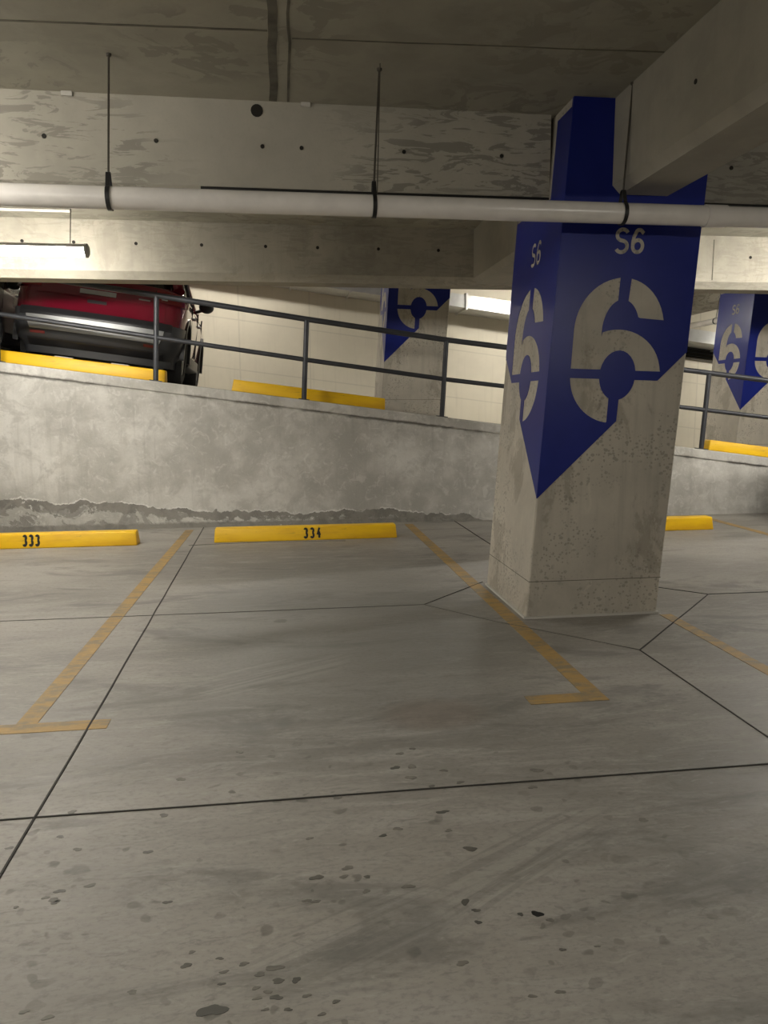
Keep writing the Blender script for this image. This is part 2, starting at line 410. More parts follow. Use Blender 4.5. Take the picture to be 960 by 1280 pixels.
def ramp_beam(x0, x1, y0, y1):
    bm = bmesh.new()
    lo = lambda x: deck(x) + 2.62
    hi = lambda x: deck(x) + RH
    hexa(bm, [(x0, y0, lo(x0)), (x1, y0, lo(x1)), (x1, y1, lo(x1)), (x0, y1, lo(x0)), (x0, y0, hi(x0)), (x1, y0, hi(x1)), (x1, y1, hi(x1)), (x0, y1, hi(x0))])
    return struct(build('ceiling_beam', bm, M['beam']))
ramp_beam(1.9, 2.3, PY + 6.32 + PD + .01, 15.1); ramp_beam(7.45, 7.9, PY + 6.32 + PD + .01, 15.1)
# tie holes, seams and dabs of plaster on the beams
def disc_y(parent, x, y, z, r, mat, name='tie_hole', d=.004):
    bm = bmesh.new(); lathe(bm, [(y - d, r), (y + .01, r)], 'y', 14, (x, 0, z)); return build(name, bm, mat, parent)
for x, z, r in ((-1.32, 2.895, .013), (-.697, 2.894, .012), (-.083, 2.886, .012), (.149, 2.886, .012), (.771, 2.887, .012), (1.385, 2.886, .012)):
    disc_y(beam_a, x, 4.77, z, r, M['hole'])
disc_y(beam_a, -.11, 4.77, 3.085, .036, M['hole'], 'sleeve_hole')
for x in (-2.42, -1.95, -1.372, -.75, -.13, .384, .998, 1.616): disc_y(beam_b, x, 7.8, 2.925, .016, M['hole'])
disc_y(beam_b, 5.057, 7.8, 2.925, .016, M['hole'])
disc_y(beam_a2, 2.92, 4.77, 2.869, .013, M['hole'])
bm = bmesh.new(); lathe(bm, [(1.981, .012), (1.99, .012)], 'x', 12, (0, 3.577, 2.872)); build('tie_hole', bm, M['hole'], beam_c)
def strip(name, parent, mat, x0, x1, y0, y1, z0, z1):
    bm = bmesh.new(); box(bm, x0, x1, y0, y1, z0, z1); return build(name, bm, mat, parent)
strip('formwork_seam', beam_b, M['form'], 4.62, 4.632, 7.798, 7.81, 2.68, 3.1)
strip('plaster_dab', beam_a, M['patch'], -1.21, -1.15, 4.755, 4.78, 3.115, 3.14)
strip('plaster_dab', beam_a, M['patch'], .15, .205, 4.755, 4.78, 3.118, 3.14)
# seams in the slab soffit
def seam(parent, pts, w, z, mat, name='formwork_seam'):
    bm = bmesh.new()
    out = ribbon(pts, w); n = len(pts)
    v = [bm.verts.new((x, y, z)) for x, y in out]; v2 = [bm.verts.new((x, y, z - .004)) for x, y in out]
    m = len(out)
    for i in range(n - 1):
        bm.faces.new((v[i], v[i + 1], v[m - 2 - i], v[m - 1 - i])); bm.faces.new((v2[m - 1 - i], v2[m - 2 - i], v2[i + 1], v2[i]))
    for i in range(m): bm.faces.new((v[i], v2[i], v2[(i + 1) % m], v[(i + 1) % m]))
    return build(name, bm, mat, parent)
def jag(pts, n, a, seed):
    rr = random.Random(seed); out = []
    for (x0, y0), (x1, y1) in zip(pts, pts[1:]):
        for i in range(n): out.append((x0 + (x1 - x0) * i / n + rr.uniform(-a, a), y0 + (y1 - y0) * i / n + rr.uniform(-a, a)))
    return out + [pts[-1]]
seam(ceiling, jag([(-4, 4.08), (-1.26, 3.973), (-.03, 3.92)], 10, .004, 1), .016, CEIL + .002, M['form'])
seam(ceiling, jag([(-.02, 2.4), (-.0, 3.62), (-.015, 4.76)], 10, .008, 2), .045, CEIL + .002, M['form'])
seam(ceiling, jag([(.07, 3.3), (.075, 4.76)], 10, .006, 3), .014, CEIL + .002, M['form'])
seam(ceiling, jag([(.09, 3.985), (1.98, 3.895)], 10, .003, 4), .010, CEIL + .002, M['form'])
# ---- floor joints and stall lines
def fjoint(pts, w, mat='joint', n=8, a=.002, seed=0, name='floor_joint'):
    return seam(floor, jag(pts, n, a, seed), w, .0035, M[mat], name)
fjoint([(-.917, 8.56), (-.85, 2.94), (-.82, -6.9)], .0075, n=16, seed=1)
fjoint([(-9.9, 2.455), (12.9, 2.455)], .006, n=40, seed=2)
fjoint([(1.938, 3.79), (1.935, -6.9)], .0055, n=14, seed=3)
fjoint([(1.938, 3.79), (3.0, 4.885)], .0065, n=6, seed=4)
fjoint([(3.0, 4.885), (12.9, 4.80)], .0055, n=20, seed=5)
fjoint([(.93, 4.915), (1.50, 5.50)], .0065, n=6, seed=6)
fjoint([(.93, 4.915), (1.3, 4.45), (1.938, 3.79)], .0055, 'crack', n=5, seed=7)
fjoint([(2.40, 5.47), (3.0, 4.885)], .0065, n=5, seed=8)
fjoint([(2.0, 6.0), (1.985, 8.56)], .010, n=8, seed=9)
fjoint([(-9.9, 4.95), (.93, 4.915)], .0045, 'crack', n=30, seed=10)
fjoint([(-.95, 7.45), (-.2, 7.52), (.6, 7.46)], .008, 'crack', n=5, seed=11)
def pline(x0, x1, y0, y1, sk=0.):       # a painted band
    bm = bmesh.new()
    hexa(bm, [(x0, y0, -.001), (x1, y0, -.001), (x1 + sk, y1, -.001), (x0 + sk, y1, -.001), (x0, y0, .002), (x1, y0, .002), (x1 + sk, y1, .002), (x0 + sk, y1, .002)])
    return build('stall_line', bm, M['line'], floor)
pline(-1.17, -1.082, 3.245, 8.40, .072); pline(-1.47, -.775, 3.15, 3.245)
pline(1.372, 1.468, 3.235, 8.42, -.01); pline(1.09, 1.466, 3.135, 3.235)
pline(2.375, 2.455, 1.2, 4.44, .02)
pline(4.93, 5.02, 2.5, 8.40, .05)
# stains with a shape of their own
def blob(x, y, rx, ry, mat, seed):
    rr = random.Random(seed); ph = [rr.uniform(0, 6.28) for _ in range(4)]; n = 22; pts = []
    for i in range(n):
        t = 2 * math.pi * i / n
        k = 1 + .22 * math.sin(2 * t + ph[0]) + .14 * math.sin(3 * t + ph[1]) + .08 * math.sin(5 * t + ph[2])
        pts.append((x + rx * k * math.cos(t), y + ry * k * math.sin(t)))
    bm = bmesh.new(); prism(bm, pts, lambda u, v, d: (u, v, d), -.001, .0009)
    return build('oil_stain', bm, M[mat], floor)
for i, (x, y, rx, ry, m) in enumerate([
        (.645, 1.765, .015, .011, 'oil'), (-.19, 1.555, .030, .017, 'oilgrey'), (.465, 1.84, .011, .012, 'oilgrey'), (.60, 1.77, .008, .006, 'oilgrey'),
        (.0, 1.62, .011, .008, 'oilgrey'), (.50, 2.30, .020, .009, 'oilgrey'), (.285, 2.19, .012, .007, 'oilgrey'), (.39, 2.63, .018, .011, 'oilgrey'),
        (.48, 1.755, .010, .006, 'oilgrey')]):
    blob(x, y, rx, ry, m, 50 + i)

for i, (x, y, rx, ry) in enumerate([(-0.347, 1.953, 0.0118, 0.0066), (0.052, 2.207, 0.0113, 0.0070), (0.336, 2.222, 0.0138, 0.0087), (0.497, 2.189, 0.0114, 0.0071), (0.541, 2.081, 0.0197, 0.0117), (0.453, 2.631, 0.0189, 0.0139), (0.436, 2.547, 0.0183, 0.0131), (0.425, 2.742, 0.0140, 0.0107), (0.481, 2.776, 0.0113, 0.0087), (0.909, 2.534, 0.0212, 0.0152), (0.854, 2.416, 0.0152, 0.0104), (0.156, 2.449, 0.0199, 0.0137), (0.066, 2.005, 0.0186, 0.0106), (0.159, 2.038, 0.0168, 0.0098), (0.144, 1.998, 0.0124, 0.0071), (0.202, 1.924, 0.0121, 0.0066), (0.211, 1.988, 0.0103, 0.0059), (0.035, 1.906, 0.0118, 0.0064), (0.059, 1.899, 0.0118, 0.0064), (0.321, 1.928, 0.0162, 0.0090), (-0.265, 1.704, 0.0140, 0.0069), (-0.257, 1.749, 0.0089, 0.0045), (-0.186, 1.717, 0.0088, 0.0043), (-0.172, 1.670, 0.0103, 0.0050), (-0.175, 1.632, 0.0085, 0.0040), (-0.126, 1.690, 0.0122, 0.0060), (-0.086, 1.650, 0.0137, 0.0066), (-0.052, 1.666, 0.0191, 0.0092), (-0.042, 1.623, 0.0153, 0.0072), (-0.094, 1.608, 0.0101, 0.0047), (-0.066, 1.592, 0.0100, 0.0046), (-0.089, 1.576, 0.0099, 0.0045), (-0.047, 1.573, 0.0149, 0.0068), (0.023, 1.568, 0.0099, 0.0045), (0.056, 1.510, 0.0096, 0.0043), (0.089, 1.542, 0.0098, 0.0044), (-0.020, 1.534, 0.0097, 0.0043), (-0.070, 1.541, 0.0081, 0.0036), (0.404, 1.618, 0.0157, 0.0074), (0.671, 1.737, 0.0113, 0.0057), (0.663, 1.628, 0.0089, 0.0042), (0.755, 1.627, 0.0072, 0.0034), (0.607, 1.498, 0.0116, 0.0051), (0.539, 1.495, 0.0099, 0.0043), (0.486, 1.802, 0.0115, 0.0060), (1.142, 2.159, 0.0164, 0.0100), (-0.659, 2.007, 0.0158, 0.0090), (-0.686, 2.021, 0.0100, 0.0057), (-0.655, 2.045, 0.0141, 0.0082), (-0.576, 2.059, 0.0143, 0.0083), (-0.754, 1.990, 0.0078, 0.0044), (-0.659, 2.248, 0.0132, 0.0084), (-0.733, 2.328, 0.0113, 0.0074), (-0.654, 1.996, 0.0118, 0.0067), (-0.402, 2.655, 0.0158, 0.0116), (-0.736, 2.477, 0.0145, 0.0100), (-0.871, 2.286, 0.0111, 0.0071), (-0.425, 2.412, 0.0143, 0.0097), (0.566, 2.583, 0.0133, 0.0097), (0.605, 2.487, 0.0129, 0.0090), (0.499, 2.473, 0.0128, 0.0089), (-0.380, 1.636, 0.0117, 0.0055), (-0.552, 1.586, 0.0128, 0.0059), (-0.611, 1.610, 0.0113, 0.0052), (-0.441, 2.204, 0.0131, 0.0082), (-0.210, 2.535, 0.0127, 0.0090), (-0.199, 2.846, 0.0141, 0.0111)]):
    blob(x, y, rx, ry, 'stain' if i % 4 else 'stain2', 90 + i)
# ------------------------------------------------------------------ painted pillar
def make_pillar():
    root = tag(empty('pillar', (PX, PY, 0)), 'large concrete pillar painted blue with 6 and S6, standing on the near floor beside stall 334', 'pillar', 'numbered pillars')
    bm = bmesh.new(); L = LEAN * CEIL
    hexa(bm, [(0, 0, 0), (PW, 0, 0), (PW, PD, 0), (0, PD, 0), (L, 0, CEIL), (PW + L, 0, CEIL), (PW + L, PD, CEIL), (L, PD, CEIL)])
    bevel(bm, .008, 1, lambda e: abs(e.verts[0].co.z - e.verts[1].co.z) > 1)
    build('shaft', bm, M['pillar'], root)
    bm = bmesh.new()                                  # pour line
    k = .24
    box(bm, k * LEAN - .001, k * LEAN + PW + .001, -.0012, PD + .001, k - .002, k + .002); build('pour_line', bm, M['form'], root)
    bm = bmesh.new()                                  # mortar squeezed out at the foot
    for q in ((-.012, PW + .012, -.012, .004), (-.012, .004, -.012, PD)): box(bm, q[0], q[1], q[2], q[3], 0, .014)
    build('mortar_foot', bm, M['patch'], root)
    front = lambda u, v, d: (LEAN * v + u, -d, v)
    left = lambda u, v, d: (LEAN * v - d, PD - u, v)
    right = lambda u, v, d: (PW + LEAN * v + d, u, v)
    back = lambda u, v, d: (PW + LEAN * v - u, PD + d, v)
    def big6(c, sk):
        f = lambda p: [(u + c - .43, v - sk * (u - .43)) for u, v in p]
        oc, orx, ory = (.43, 1.535), .292, .275
        top = (.432, 1.80); cc = (.444, 1.533); crx, cry = .117, .152
        A = [(.40, 2.118)] + arc(top[0], top[1], .297, .318, 97, 180, 12)[1:] + [(.138, 1.565), (.329, 1.565)]
        A += arc(cc[0], cc[1], crx, cry, 168, 12, 12) + [(.722, 1.565)]
        A += arc(oc[0], oc[1], orx, ory, 6, 112, 14)[1:] + [(.315, 1.765)]
        A += arc(top[0], top[1], .118, .19, 172, 106, 8)
        B = arc(top[0], top[1], .285, .318, 82, 14, 10) + [(.552, 1.884)] + arc(top[0], top[1], .122, .19, 28, 74, 6)
        C = [(.140, 1.508), (.328, 1.508)] + arc(cc[0], cc[1], crx, cry, 190, 249, 8) + [(.404, 1.246)] + arc(oc[0], oc[1], orx, ory + .02, 264, 186, 12)
        D = [(.722, 1.508), (.560, 1.508)] + arc(cc[0], cc[1], crx, cry, -10, -78, 8) + [(.468, 1.25)] + arc(oc[0], oc[1], orx, ory + .02, -82, -6, 12)
        return [f(A), f(B), f(C), f(D)]
    def s6(c, vc, h):
        out = []
        for ch, off in (('S', -.66), ('6', .04)):
            for st in glyph(ch):
                out.append(ribbon([(c + (x + off) * h * .98, vc + (y - .5) * h) for x, y in st], .155 * h))
        return out
    def sheet(name, poly, fn, cuts):
        bm = bmesh.new(); prism(bm, poly, fn, -.002, .0025); o = build(name, bm, M['blue'], root)
        cs = []
        for c in cuts:
            b = bmesh.new(); prism(b, c, fn, -.03, .03); q = build('cut', b, None, root); cs.append(q)
        if cs: boolean(o, cs)
        return o
    T = CEIL
    f = sheet('blue_paint', [(0, .773), (PW, 1.677), (PW, T), (0, T)], front, big6(.43, .03) + s6(.435, 2.336, .15))
    tag(f, 'blue front face with stencilled 6 below S6')
    l = sheet('blue_paint', [(0, 1.70), (PD, .773), (PD, T), (PD - .02, T), (PD - .02, 3.09), (PD - .25, 3.09), (PD - .25, 2.63), (0, 2.63)], left, big6(.47, 0) + s6(.485, 2.336, .15))
    tag(l, 'blue side face with stencilled 6 below S6')
    sheet('blue_paint', [(0, 1.677), (PD, .773), (PD, T), (0, T)], right, [])
    sheet('blue_paint', [(0, .773), (PW, 1.677), (PW, T), (0, T)], back, [])
    return root
pillar = make_pillar()
for x, l in ((1.40, 'concrete pillar with blue 6 behind the railing, left of the large blue pillar'), (6.93, 'concrete pillar with blue 6 and S6 behind the railing, right of the large blue pillar')):
    p = copy_tree(pillar); p.location = (x, 10.8, deck(x + .45) - .02); tag(p, l)

# ------------------------------------------------------------------ wheel stops
def make_stop(length, h=.14, d=.17, number=None, label='', loc=(0, 0, 0), slope=0.):
    L = length / 2
    bm = bmesh.new()
    hexa(bm, [(-L, 0, 0), (L, 0, 0), (L, d, 0), (-L, d, 0), (-L + .012, .022, h), (L - .012, .022, h), (L - .012, d - .022, h), (-L + .012, d - .022, h)])
    bevel(bm, .012, 3)
    root = empty('wheel_stop', loc)
    tag(root, label, 'wheel stop', 'yellow wheel stops')
    build('block', bm, M['stop'], root, True)
    if number:
        txt, cx, nh, w, sw = number
        bm = bmesh.new()
        for i, ch in enumerate(txt):
            for st in glyph(ch):
                pts = [(cx + (i - 1.5) * w + x * w * .95, .022 + y * nh) for x, y in st]
                out = ribbon(pts, sw); n = len(pts); m = len(out)
                fn = lambda u, v, q: (u, v * .022 / h - q, v)
                a = [bm.verts.new(fn(u, v, .0008)) for u, v in out]; b = [bm.verts.new(fn(u, v, .003)) for u, v in out]
                for k in range(n - 1):
                    bm.faces.new((b[k], b[k + 1], b[m - 2 - k], b[m - 1 - k])); bm.faces.new((a[m - 1 - k], a[m - 2 - k], a[k + 1], a[k]))
                for k in range(m): bm.faces.new((a[k], b[k], b[(k + 1) % m], a[(k + 1) % m]))
        nb = build('number', bm, M['number'], root); tag(nb, 'black painted number ' + txt)
    root.rotation_euler = (0, slope, 0)
    return root
make_stop(1.86, number=('333', -.05, .110, .058, .022), label='yellow wheel stop with black number 333 at the foot of the low wall', loc=(-2.385, 7.53, 0))
make_stop(1.86, number=('334', .07, .106, .066, .020), label='yellow wheel stop with black number 334 at the foot of the low wall', loc=(.215, 7.55, 0))
make_stop(1.86, label='yellow wheel stop on the near floor, half hidden by the large blue pillar', loc=(3.70, 7.50, 0))
SL = math.atan(DK)
for x0, x1, l in ((-3.45, -1.31, 'yellow wheel stop on the ramp behind the red car'), (-.578, 1.20, 'yellow wheel stop on the ramp in front of the pale rear wall'),
                  (5.325, 7.1, 'yellow wheel stop on the ramp right of the large blue pillar')):
    cx = (x0 + x1) / 2
    make_stop((x1 - x0) / math.cos(SL), label=l, loc=(cx, 8.84, deck(cx)), slope=SL, h=.135)

# ------------------------------------------------------------------ railing
RP = [(-9.9, 3.797), (.297, 2.322), (1.91, 2.104), (4.987, 1.753), (12.9, .83)]
def railz(x):
    for (xa, za), (xb, zb) in zip(RP, RP[1:]):
        if x <= xb: return za + (zb - za) * (x - xa) / (xb - xa)
rail = tag(empty('guard_rail', (0, 8.66, deck(0))), 'dark grey tubular guard railing with two rails along the top of the low wall', 'railing')
def loc(p): return (p[0], p[1] - 8.66, p[2] - deck(0))
bm = bmesh.new(); tube(bm, [loc((x, 8.66, z)) for x, z in RP], .031, 14); build('top_rail', bm, M['rail'], rail, True)
bm = bmesh.new(); tube(bm, [loc((x, 8.66, z - .45 - (.03 if x > 4 else 0) * 0)) for x, z in RP], .026, 14); build('middle_rail', bm, M['rail'], rail, True)
for xb in (-8.0, -6.3, -4.66, -3.02, -1.385, .243, 1.845, 3.48, 5.115, 6.75, 8.4, 10.0, 11.6):
    zb = deck(xb); zt = railz(xb) - .01
    bm = bmesh.new(); tube(bm, [loc((xb, 8.66, zb)), loc((xb + .055 * (zt - zb), 8.66, zt))], .029, 14)
    p = build('post', bm, M['rail'], rail, True)
    bm = bmesh.new(); hexa(bm, [loc((xb + sx * .06, 8.66 + sy * .055, deck(xb + sx * .06) + dz)) for dz in (0, .01) for sx, sy in ((-1, -1), (1, -1), (1, 1), (-1, 1))])
    build('base_plate', bm, M['rail'], p)

# ------------------------------------------------------------------ pipe and hangers
PYY, PZ, PR = 4.26, 2.437, .0575
pipe = tag(empty('drain_pipe', (0, PYY, PZ)), 'long white plastic drain pipe hung below the ceiling in front of the blue pillar', 'pipe')
bm = bmesh.new(); lathe(bm, [(FX0 + .01, PR), (FX1 - .01, PR)], 'x', 36); build('pipe_run', bm, M['pipe'], pipe, True)
bm = bmesh.new(); lathe(bm, [(2.455, PR), (2.457, PR + .0055), (2.583, PR + .0055), (2.585, PR)], 'x', 36); build('coupling', bm, M['pipe'], pipe, True)
bm = bmesh.new(); lathe(bm, [(-2.9, PR), (-2.898, PR + .0055), (-2.77, PR + .0055), (-2.768, PR)], 'x', 36); build('coupling', bm, M['pipe'], pipe, True)
def hanger(x, label, second=False):
    root = tag(empty('pipe_hanger', (x, PYY, PZ)), label, 'pipe hanger', 'hangers of the white drain pipe')
    bm = bmesh.new(); n = 40                        # flat band round the pipe, drawn up into a loop
    prof = []
    for i in range(n + 1):
        t = math.radians(55 - 290 * i / n)
        prof.append((.0605 * math.cos(t), .0605 * math.sin(t)))
    prof = [(.016, .112)] + prof + [(-.016, .112), (-.010, .122), (0, .126), (.010, .122), (.016, .112)]
    w = .011
    ra, rb = [], []
    for i, (yy, zz) in enumerate(prof):
        l = math.hypot(yy, zz); k = (l + .004) / l
        sk = .05 * zz * 0
        ra.append((bm.verts.new((-w + sk, yy, zz)), bm.verts.new((w + sk, yy, zz))))
        rb.append((bm.verts.new((-w + sk, yy * k, zz * k)), bm.verts.new((w + sk, yy * k, zz * k))))
    for i in range(len(prof) - 1):
        bm.faces.new((ra[i][0], ra[i][1], ra[i + 1][1], ra[i + 1][0])); bm.faces.new((rb[i][0], rb[i + 1][0], rb[i + 1][1], rb[i][1]))
        bm.faces.new((ra[i][0], ra[i + 1][0], rb[i + 1][0], rb[i][0])); bm.faces.new((ra[i][1], rb[i][1], rb[i + 1][1], ra[i + 1][1]))
    build('strap', bm, M['black'], root)
    bm = bmesh.new(); tube(bm, [(0, 0, .11), (.048 * (CEIL - PZ), 0, CEIL - PZ)], .0055, 8); build('rod', bm, M['rod'], root, True)
    bm = bmesh.new(); lathe(bm, [(CEIL - PZ - .012, .012), (CEIL - PZ, .014)], 'z', 12, (.048 * (CEIL - PZ), 0, 0)); build('anchor', bm, M['rod'], root)
    if second:
        bm = bmesh.new(); tube(bm, [(.02, .015, .07), (.030, -.06, CEIL - PZ)], .003, 6); build('tie_wire', bm, M['rod'], root)
    return root
hanger(-.872, 'black strap hanger on the pipe, leftmost of the three, over stall 333')
hanger(.522, 'black strap hanger with a second tie wire, middle of the pipe over stall 334', True)
hanger(1.955, 'black strap hanger on the pipe in front of the blue pillar')

for xa, xb, l in ((-.45, colx(2.62) - .004, 'thin black strip standing in for shade under the beam edge, left of the blue pillar'), (colx(2.62) + PW + .004, 6.0, 'thin black strip standing in for shade under the beam edge, right of the blue pillar')):  # black tubes stand in for the shaded underside of the beam
    cb = tag(empty('shade_strip', (xa, 4.765, BZ + .004)), l, 'shade_strip', 'black strips for the shade under the beam')
    bm = bmesh.new(); tube(bm, [(0, 0, 0), ((xb - xa) / 2, 0, -.002), (xb - xa, 0, 0)], .0115, 10); build('shade_strip_tube', bm, M['black'], cb, True)
# ------------------------------------------------------------------ tube lamps
def make_lamp(length, label):
    root = tag(empty('ceiling_lamp'), label, 'lamp', 'linear tube lamps')
    L = length / 2; R = .057
    def half(a0, a1, x0, x1, r, close=True):
        bm = bmesh.new(); n = 16
        pr = [(r * math.cos(math.radians(a0 + (a1 - a0) * i / n)), r * .95 * math.sin(math.radians(a0 + (a1 - a0) * i / n))) for i in range(n + 1)]
        prism(bm, pr, lambda u, v, d: (d, u, v), x0, x1); return bm
    build('housing', half(20, 160, -L + .02, L - .02, R), M['hous'], root, True)
    build('diffuser', half(19, -199, -L + .03, L - .03, R - .001), M['tube'], root, True)
    for s in (-1, 1):
        bm = bmesh.new(); lathe(bm, [(s * (L - .03), R + .003), (s * (L - .012), R + .002), (s * L, R * .72)], 'x', 24); build('end_cap', bm, M['hous'], root, True)
    return root
def hang(lamp, length, drop):
    for s in (-1, 1):
        x = s * (length / 2 - .15)
        bm = bmesh.new(); tube(bm, [(x, 0, .045), (x + .03, 0, drop)], .004, 6); build('suspension_wire', bm, M['rod'], lamp)
lamp = make_lamp(1.45, 'lit tube lamp hanging in front of the pale beam above the red car')
hang(lamp, 1.45, CEIL - 2.672); lamp.location = (-2.33, 6.9, 2.675)
def lamp_at(x, y, z, label, rot=(0, 0, 0)):
    l = copy_tree(lamp); l.location = (x, y, z); l.rotation_euler = rot; tag(l, label); return l
lamp_at(5.3, 6.45, 2.675, 'tube lamp in front of the pale beam, just right of the frame')
lamp_at(7.6, 6.9, 2.675, 'added unseen tube lamp brightening the right side, farther right of the frame')  # extra unseen lamp, added to brighten the low wall and stop on the right
LAMPS_NEAR = [(-2.6, 3.3, 2.675), (4.1, -2.9, 2.675), (-2.9, -1.2, 2.675)]
for i, (x, y, z) in enumerate(LAMPS_NEAR):
    lamp_at(x, y, z, ('tube lamp over the driving lane left of the near floor', 'tube lamp over the driving lane to the right', 'tube lamp far behind over the driving lane')[i])
def ramp_lamp(x, y, label):
    l = lamp_at(x, y, deck(x) + 2.50, label, (0, SL, 0))
for x, l in ((4.70, 'tube lamp over the ramp, its end just left of the large blue pillar'), (-1.2, 'tube lamp over the ramp above the red car'), (10.2, 'tube lamp over the ramp at its low end'), (-6.5, 'tube lamp over the ramp at its high end')):
    ramp_lamp(x, 13.2, l)
cd = tag(empty('ceiling_conduit', (-2.5, 7.45, 3.126)), 'thin pale conduit along the ceiling above the lit tube lamp', 'conduit')
bm = bmesh.new(); tube(bm, [(-2.5, 0, 0), (.62, 0, 0)], .013, 10); build('conduit_tube', bm, M['pipe'], cd, True)

# ------------------------------------------------------------------ ventilation duct on the rear wall
def ductz(x): return 3.47 - DK * (x - 3.18)
dy0, dy1 = 14.25, 15.095
xs = [FX0 + .3 + i * 1.1 for i in range(21)]
duct = tag(empty('ventilation_duct', (3.2, dy0, ductz(3.2))), 'galvanised sheet metal duct along the pale rear wall', 'duct')
def dl(x, y, z): return (x - 3.2, y - dy0, z - ductz(3.2))
for a, b in zip(xs, xs[1:]):
    bm = bmesh.new()
    hexa(bm, [dl(a, dy0, ductz(a) - .24), dl(b, dy0, ductz(b) - .24), dl(b, dy1, ductz(b) - .24), dl(a, dy1, ductz(a) - .24), dl(a, dy0, ductz(a)), dl(b, dy0, ductz(b)), dl(b, dy1, ductz(b)), dl(a, dy1, ductz(a))])
    s = build('duct_section', bm, M['galv'], duct)
    bm = bmesh.new(); e = .018
    hexa(bm, [dl(b - e, dy0 - .03, ductz(b) - .27), dl(b + e, dy0 - .03, ductz(b) - .27), dl(b + e, dy1, ductz(b) - .27), dl(b - e, dy1, ductz(b) - .27),
              dl(b - e, dy0 - .03, ductz(b) + .03), dl(b + e, dy0 - .03, ductz(b) + .03), dl(b + e, dy1, ductz(b) + .03), dl(b - e, dy1, ductz(b) + .03)])
    build('flange', bm, M['galv'], s)

p2 = tag(empty('drain_pipe', (7.33, 11.76, 2.757)), 'pale pipe over the ramp beside the right rear pillar', 'pipe')
bm = bmesh.new(); tube(bm, [(0, 0, 0), (0, 2.40, 0)], .05, 20); build('pipe_run', bm, M['pipe'], p2, True)
bm = bmesh.new(); lathe(bm, [(.4, .056), (.43, .056)], 'y', 20); build('strap', bm, M['black'], p2, True)
bm = bmesh.new(); tube(bm, [(0, .415, .05), (.05, .415, deck(7.35) + 2.62 - 2.757)], .006, 8); build('rod', bm, M['rod'], p2, True)
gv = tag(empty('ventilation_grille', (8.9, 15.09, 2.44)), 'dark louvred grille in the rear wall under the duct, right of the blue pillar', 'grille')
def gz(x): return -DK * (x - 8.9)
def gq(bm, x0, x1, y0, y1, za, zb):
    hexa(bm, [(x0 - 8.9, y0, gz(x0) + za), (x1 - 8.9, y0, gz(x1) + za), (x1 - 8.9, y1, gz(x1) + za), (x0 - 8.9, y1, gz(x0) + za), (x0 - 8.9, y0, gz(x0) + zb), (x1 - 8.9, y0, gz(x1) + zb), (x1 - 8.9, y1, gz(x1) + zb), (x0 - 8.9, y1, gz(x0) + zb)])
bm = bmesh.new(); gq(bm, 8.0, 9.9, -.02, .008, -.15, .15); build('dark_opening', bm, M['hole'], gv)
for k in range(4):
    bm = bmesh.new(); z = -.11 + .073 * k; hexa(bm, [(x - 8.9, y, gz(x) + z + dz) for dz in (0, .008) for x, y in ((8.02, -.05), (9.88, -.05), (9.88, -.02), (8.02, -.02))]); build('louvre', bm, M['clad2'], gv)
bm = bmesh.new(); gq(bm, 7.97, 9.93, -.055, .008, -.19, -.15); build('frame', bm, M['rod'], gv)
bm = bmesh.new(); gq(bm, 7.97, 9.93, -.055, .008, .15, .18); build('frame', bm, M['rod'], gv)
# ------------------------------------------------------------------ cars
CL = 4.42
LAY = [(.24, .84, .20, 4.22), (.32, .90, .10, 4.34), (.45, .925, .03, 4.41), (.60, .935, .02, 4.42), (.70, .94, .07, 4.41), (.84, .945, .10, 4.36),
       (.96, .935, .14, 4.22), (1.03, .915, .18, 3.9), (1.08, .88, .24, 3.45)]
NE, LR = 3.4, .55
def lay(z):
    z = max(LAY[0][0], min(LAY[-1][0], z))
    for a, b in zip(LAY, LAY[1:]):
        if z <= b[0]:
            f = (z - a[0]) / (b[0] - a[0]); return [a[i] + (b[i] - a[i]) * f for i in (1, 2, 3)]
def sg(v): return -1 if v < 0 else 1
def rear_pt(z, th, off=0., front=False):
    w, y0, y1 = lay(z); w += off
    s, c = math.sin(th), math.cos(th)
    x = w * sg(s) * abs(s) ** (2 / NE)
    yy = LR - LR * abs(c) ** (2 / NE) - .04 * (1 - (x / w) ** 2)
    return (x, y1 + off - yy * 1.3, z) if front else (x, y0 - off + yy, z)
def th_of(x, z):
    w = lay(z)[0]; r = max(-1, min(1, x / w)); return sg(r) * math.asin(abs(r) ** (NE / 2))
def skin(name, root, mat, z0, z1, x0, x1, off, thick=.02, nz=6, nx=24, front=False, taper=0.):
    # a panel that follows the end of the car between two heights and two widths
    bm = bmesh.new(); g = {}
    for layer, o in ((0, off), (1, off - thick)):
        for j in range(nz + 1):
            z = z0 + (z1 - z0) * j / nz
            k = 1 - taper * (1 - j / nz) ** 1.5
            ta, tb = th_of(x0 * k, z), th_of(x1 * k, z)
            for i in range(nx + 1): g[layer, j, i] = bm.verts.new(rear_pt(z, ta + (tb - ta) * i / nx, o, front))
    for layer in (0, 1):
        for j in range(nz):
            for i in range(nx): bm.faces.new((g[layer, j, i], g[layer, j, i + 1], g[layer, j + 1, i + 1], g[layer, j + 1, i]))
    for j in range(nz):
        for i in (0, nx): bm.faces.new((g[0, j, i], g[0, j + 1, i], g[1, j + 1, i], g[1, j, i]))
    for i in range(nx):
        for j in (0, nz): bm.faces.new((g[0, j, i], g[0, j, i + 1], g[1, j, i + 1], g[1, j, i]))
    return build(name, bm, mat, root, True)
WY = (.86, 3.50); WR = .355
